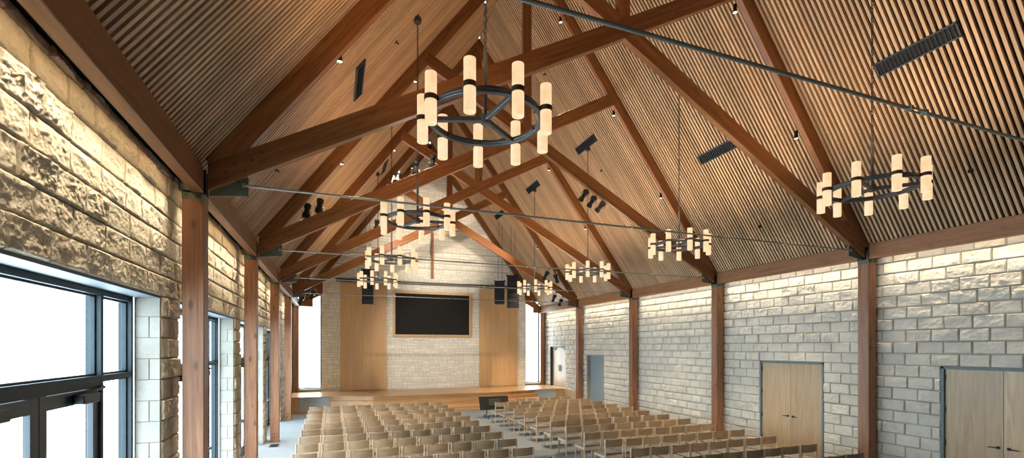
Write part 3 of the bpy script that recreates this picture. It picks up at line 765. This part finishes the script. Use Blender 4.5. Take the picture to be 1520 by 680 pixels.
spots = [(7.50, 1, 'top right, beside the nearest right rafter'), (9.19, 1, 'low on the nearest right rafter, above the right chandelier'), (.085, 1, 'on the nearest left rafter, by the left vent'),
         (5.83, 2, 'high near the ridge beside the king post'), (7.53, 2, 'midway up the second right rafter'), (9.17, 2, 'low on the second right rafter'), (1.87, 2, 'upper one on the second left rafter'), (.18, 2, 'lower one on the second left rafter'),
         (3.68, 2, 'at the ridge by the foreground chandelier rod'), (7.55, 3, 'upper one on the third right rafter'), (9.10, 3, 'lower one on the third right rafter'), (1.89, 3, 'on the third left rafter'), (9.03, 4, 'on the fourth right rafter')]
spotz = {}
for (x, k, lab) in spots:
    o = s0 if first else copy_tree(s0); first = False
    zz = zc(x)-.26/CP-.17+.10; y = F[k]+.172
    o.location = (x, y, zc(x)-.36)
    tag(o, 'small black spotlight with lit lens ' + lab, 'spotlight', 'rafter spotlights')
    ld = bpy.data.lights.new('spot_lamp', 'SPOT'); ld.energy = 950; ld.color = (1, .80, .55); ld.spot_size = .95; ld.spot_blend = .6; ld.shadow_soft_size = .03
    lo = bpy.data.objects.new('spot_lamp', ld); C.objects.link(lo); lo.location = (x, y, zc(x)-.36-.085); lo.rotation_euler = (.27, 0, 0)
def make_stage_light():
    r = empty('stage_light')
    b = MB(); b.lathe([(0, .17), (.05, .165), (.07, .13), (.075, .06), (.06, .05), (.06, -.10), (.075, -.11), (.082, -.19), (.074, -.19), (.068, -.12)], 18); body = b.build('lamp_body', M['black'], r, smooth=True)
    for z in (.08, .10, .12): pass
    b = MB()
    for q in range(10):
        a = 2*PI*q/10; b.cbox((.07*math.cos(a), .07*math.sin(a), .09), (.03, .012, .10))
    b.build('cooling_fins', M['black'], body)
    b = MB(); b.lathe([(0, -.125), (.066, -.125), (.066, -.12), (0, -.12)], 18); b.build('lens', M['chrome'], body)
    b = MB(); b.bar((-.10, 0, -.02), (-.10, 0, .22), .006, .03); b.bar((.10, 0, -.02), (.10, 0, .22), .006, .03); b.bar((-.10, 0, .22), (.10, 0, .22), .03, .006); b.tube([(-.10, 0, .0), (.10, 0, .0)], .012, 6); b.build('yoke', M['chrome'], r)
    b = MB(); b.cbox((0, 0, .25), (.05, .06, .06)); b.build('clamp', M['steel_dark'], r)
    return r
g0 = make_stage_light(); first = True
slights = [(1.454, 2, 6.95, .5, 2.6, 'leftmost of three on the third truss, left chord'), (1.89, 2, 7.24, .2, 2.9, 'middle of three on the third truss, left chord'), (2.322, 2, 7.44, .1, 3., 'rightmost of three on the third truss, left chord'),
           (-.567, 2, 5.93, .2, 2.9, 'left of the low pair on the third truss'), (-.298, 2, 6.07, .2, 2.9, 'right of the low pair on the third truss'),
           (6.60, 2, 7.14, .9, .3, 'leftmost of three under the right chord of the third truss'), (6.86, 2, 7.0, .8, .3, 'middle of three under the right chord of the third truss'), (7.14, 2, 6.88, 1.1, .4, 'rightmost of three under the right chord of the third truss'),
           (1.33, 3, 6.72+.12, .2, 2.9, 'left of three on the fourth truss, left chord'), (1.62, 3, 7.0, .2, 2.9, 'middle of three on the fourth truss, left chord'), (2.05, 3, 7.25, .2, 2.9, 'right of three on the fourth truss, left chord'),
           (7.456, 3, 5.56, .8, .2, 'left of the pair under the fourth truss, at right'), (7.875, 3, 5.47, -.8, .3, 'right of the pair under the fourth truss, at right'),
           (-.95, 4, 5.64, .3, 2.8, 'on the fifth truss, left chord'), (-1.18, 4, 4.75, .5, .2, 'near the far left post, left of the pair'), (-.78, 4, 4.96, .5, .2, 'near the far left post, right of the pair'),
           (9.85, 4, 5.2, .5, .2, 'near the far right post, left of the pair'), (10.2, 4, 5.01, .5, .2, 'near the far right post, right of the pair')]
for (x, k, z, ry, rx, lab) in slights:
    o = g0 if first else copy_tree(g0); first = False
    o.location = (x, F[k]+(.24 if k < 4 else .105 if z < 5.4 else .19), z); o.rotation_euler = (rx, ry*.6, 0)
    tag(o, 'black theatre spotlight ' + lab, 'stage light', 'theatre spotlights')
h0 = None
for (x, y, lab) in ((10.494, 4.917, 'lower right, near the right wall beam'), (10.454, 9.273, 'in the second bay of the right slope'), (8.394, 13.714, 'in the third bay of the right slope'), (6.306, 13.693, 'high in the right slope by the foreground chandelier'), (1.146, 9.405, 'high in the left slope'), (-.949, 9.347, 'low in the left slope above the tie rod')):
    if h0 is None:
        h0 = empty('sprinkler'); b = MB(); b.lathe([(.0, .0), (.04, .0), (.04, -.012), (.012, -.016), (.012, -.05), (.0, -.05)], 14); b.build('sprinkler_head', M['black'], h0); b = MB(); b.lathe([(0, -.055), (.025, -.055), (.025, -.05), (0, -.05)], 12); b.build('deflector', M['black'], h0); o = h0
    else: o = copy_tree(h0)
    plane_side(o, x, y, .0); tag(o, 'tiny black sprinkler head ' + lab, 'sprinkler', 'sprinkler heads')
for (x, k, z, tx, tz) in ((2.05, 3, 7.2, 4.9, 2.4), (1.62, 3, 7.1, 4.6, 8.6), (7.2, 3, 6.0, 5.3, 8.2)):  # added fill spots that brighten the end wall, separate from the unlit theatre fixtures
    ld = bpy.data.lights.new('end_wall_fill_lamp', 'SPOT'); ld.energy = 1000; ld.color = (1, .88, .72); ld.spot_size = .8; ld.spot_blend = .9; ld.shadow_soft_size = .06
    lo = bpy.data.objects.new('end_wall_fill_lamp', ld); C.objects.link(lo); lo.location = (x, F[k]+.45, z)
    lo.rotation_euler = (Vector((tx, YB, tz)) - lo.location).to_track_quat('-Z', 'Y').to_euler()
# cable along the lower edge of the third truss's right chord
b = MB(); pts = [(x, F[2]-.075, chord_bot(2*XM-x)-.01) for x in np.linspace(6.5, 10.2, 12)]; b.tube(pts, .012, 6); o = b.build('cable', M['black']); tag(o, 'black cable running down the third truss right chord', 'cable')

# hanging line-array speakers
def make_array(n, w, h, d, bend, cab_top):
    r = empty('speaker_array'); z = 0; y = 0; ang = 0
    for i in range(n):
        b = MB(); k = .94 if i == n-1 else 1
        b.prism([(-w/2, -d/2), (w/2, -d/2), (w/2*.8, d/2), (-w/2*.8, d/2)], -h+.008, 0, 'z'); o = b.build('speaker_cabinet', M['black'], r, bevel=.008)
        o.location = (0, y, z); o.rotation_euler = (ang, 0, 0)
        g = MB(); g.box((-w/2+.02, -d/2-.006, -h+.025), (w/2-.02, -d/2+.004, -.02)); g.build('speaker_grille', M['black_soft'], o)
        z -= h*math.cos(ang); y += h*math.sin(ang); ang += bend
    b = MB(); b.box((-w/2-.02, -d/2, .02), (-w/2+.03, d/2, .06)); b.box((w/2-.03, -d/2, .02), (w/2+.02, d/2, .06)); b.box((-w/2, -.03, .02), (w/2, .03, .06)); b.box((-w/2-.01, -.02, -.02), (-w/2+.01, .02, .03)); b.box((w/2-.01, -.02, -.02), (w/2+.01, .02, .03)); b.build('rigging_frame', M['black'], r)
    for sx in (-.1, .12):
        b = MB(); b.tube([(sx, 0, .05), (sx*.8, 0, cab_top)], .009, 6); b.build('suspension_cable', M['steel_dark'], r)
    return r
a = make_array(6, .50, .25, .42, .03, 2.6); a.location = (1.43, 22.0, 6.28); tag(a, 'black hanging speaker array at left, behind the farthest left chandelier', 'speaker', 'hanging speakers')
a = make_array(6, .60, .26, .45, .035, 3.0); a.location = (8.36, 22.0, 6.38); a.rotation_euler = (0, 0, -.25); tag(a, 'black hanging speaker array at right, the larger front one', 'speaker', 'hanging speakers')
a = make_array(4, .52, .29, .45, .0, 3.2); a.location = (8.05, 23.0, 6.22); a.rotation_euler = (0, 0, -.5); tag(a, 'black hanging speaker at right, the smaller one behind', 'speaker', 'hanging speakers')

# ------------------------------------------------------------------ small wall and floor fittings
def plate(name, y, z, lab, cat, w=.075, h=.12):
    r = empty(name, (WR-.03, y, z)); b = MB(); b.box((0, -w/2, -h/2), (.03, w/2, h/2)); b.build('cover_plate', M['steel_dark'] if cat == 'switch' else M['white'], r, bevel=.004); b = MB(); b.box((-.008, -.012, -.03), (0, .012, .03)); b.build('rocker', M['white'], r); tag(r, lab, cat)
plate('wall_switch', 24.33, 1.95, 'small dark wall switch beside the stage door', 'switch')
plate('wall_outlet', 21.99, 1.22, 'small pale wall plate near the stage right corner', 'outlet')
r = empty('floor_register', (-1.60, 15.22, 0)); b = MB(); b.box((-.12, -.2, .001), (.12, .2, .014)); b.build('register_frame', M['steel_dark'], r, bevel=.003); b = MB()
for i in range(9): b.box((-.10, -.17+i*.04, .012), (.10, -.155+i*.04, .018))
b.build('register_bars', M['black'], r); tag(r, 'dark floor air register by the third left post', 'vent')
# rolling confidence monitor
r = empty('rolling_monitor', (6.1, 18.1, 0), 0)
b = MB(); b.box((-.62, -.03, -.28), (.62, .03, .28)); sc = b.build('display_panel', M['screen'], r, bevel=.01); sc.location = (0, .06, .60); sc.rotation_euler = (-.45, 0, 0)
b = MB(); b.box((-.60, .028, -.26), (.60, .034, .26)); b.build('display_glass', M['black'], sc)
b = MB(); b.cbox((0, -.05, 0), (.5, .05, .3)); b.build('back_box', M['black'], sc, bevel=.01)
b = MB(); b.bar((-.35, -.30, .09), (-.35, .30, .09), .05, .05); b.bar((.35, -.30, .09), (.35, .30, .09), .05, .05); b.bar((-.35, 0, .09), (.35, 0, .09), .05, .05); b.build('cart_base', M['blue'], r, bevel=.005)
for sx in (-.35, .35):
    b = MB(); b.tube([(sx, 0, .09), (sx*.8, .05, .55)], .02, 8); b.build('upright', M['black'], r)
    for sy in (-.28, .28):
        b = MB(); b.tube([(sx-.015, sy, .035), (sx+.015, sy, .035)], .035, 12); b.cbox((sx, sy, .065), (.03, .03, .03)); b.build('caster', M['blue'], r)
tag(r, 'black tilted monitor on a low rolling stand in front of the stage', 'monitor')

# ------------------------------------------------------------------ chairs
def make_chair():
    r = empty('oak_chair'); w = .49; t = .030
    def curved(z0, z1, bow, name, mat, y=0.):
        b = MB(); n = 8; vs = []; fs = []
        for i in range(n+1):
            u = -1+2*i/n; x = u*(w/2-t+.002); yy = y - bow*(1-u*u)
            for (dy, z) in ((-.007, z0), (.007, z0), (.007, z1), (-.007, z1)): vs.append((x, yy+dy, z))
        for i in range(n):
            for q in range(4): fs.append((i*4+q, i*4+(q+1) % 4, (i+1)*4+(q+1) % 4, (i+1)*4+q))
        fs += [(0, 1, 2, 3), (n*4+3, n*4+2, n*4+1, n*4)]
        b.add(vs, fs); return b.build(name, mat, r, bevel=.003)
    for s in (-1, 1):
        b = MB(); b.box((s*w/2, -t/2, 0), (s*(w/2-t), t/2, .79)); b.build('rear_leg', M['chair_post'], r, bevel=.005)
        b = MB(); b.box((s*w/2, .43, 0), (s*(w/2-t), .43+t, .435)); b.build('front_leg', M['chair_post'], r, bevel=.005)
        b = MB(); b.box((s*(w/2-.004), t/2, .365), (s*(w/2-.026), .43, .415)); b.build('side_rail', M['chair_post'], r)
    curved(.612, .780, .038, 'backrest', M['chair_wood'], .004)
    b = MB(); b.box((-w/2+t, .0, .350), (w/2-t, .016, .425)); b.build('rear_rail', M['chair_post'], r)
    b = MB(); b.box((-w/2+t, .44, .375), (w/2-t, .454, .415)); b.build('front_rail', M['chair_post'], r)
    b = MB(); b.box((-w/2+.012, .018, .412), (w/2-.012, .475, .462)); b.build('seat_cushion', M['seat'], r, bevel=.016, seg=2)
    return r
ch0 = make_chair(); first = True
rows_l = [17.72 - .962*i for i in range(11)]
rows_r = [16.78 - .957*i for i in range(12)]
def rowname(i): return 'front row' if i == 0 else ORD[i] + ' row'
for i, y in enumerate(rows_l):
    for j in range(9):
        o = ch0 if first else copy_tree(ch0); first = False
        x = -.785 + .02*i/10 + (j+.5)*.5225 + .0*i
        o.location = (x + random.uniform(-.006, .006), y + random.uniform(-.015, .015), 0); o.rotation_euler = (0, 0, random.uniform(-.012, .012))
        pos = ('at the left wall end' if j == 0 else 'at the centre aisle end' if j == 8 else '%s from the left wall end' % ORD[j])
        tag(o, 'oak chair with grey seat, left block, %s, %s' % (rowname(i), pos), 'chair', 'oak chairs in the left block')
for i, y in enumerate([17.75] + rows_r):
    n = 5 if i == 0 else 8
    for j in range(n):
        o = copy_tree(ch0)
        x = (6.83 if i == 0 else 5.665) + (j+.5)*.513
        o.location = (x + random.uniform(-.006, .006), y + random.uniform(-.015, .015), 0); o.rotation_euler = (0, 0, random.uniform(-.012, .012))
        pos = ('at the centre aisle end' if j == 0 else 'at the right wall end' if j == n-1 else '%s from the centre aisle' % ORD[j])
        tag(o, 'oak chair with grey seat, right block, %s, %s' % (rowname(i), pos), 'chair', 'oak chairs in the right block')

# ------------------------------------------------------------------ world, camera, colour management
w = bpy.data.worlds.new('overcast_sky'); SC.world = w; w.use_nodes = True
bg = w.node_tree.nodes['Background']; bg.inputs['Color'].default_value = (.78, .91, 1.0, 1); bg.inputs['Strength'].default_value = 9.5
cd = bpy.data.cameras.new('camera'); cam = bpy.data.objects.new('camera', cd); C.objects.link(cam)
cd.sensor_width = 36; cd.lens = 701.1/1520*36; cd.shift_y = (515.25-340)/1520; cd.clip_start = .05; cd.clip_end = 200
cam.location = (0, 0, 2.86); cam.rotation_euler = (PI/2, 0, -.3618); SC.camera = cam
SC.view_settings.view_transform = 'Standard'; SC.view_settings.look = 'None'; SC.view_settings.gamma = 1; SC.view_settings.use_curve_mapping = False
SC.view_settings.exposure = .85
cy = SC.cycles; cy.use_denoising = True; cy.max_bounces = 10; cy.diffuse_bounces = 6; cy.transparent_max_bounces = 12; cy.sample_clamp_indirect = 6
try: cy.denoiser = 'OPENIMAGEDENOISE'
except Exception: pass
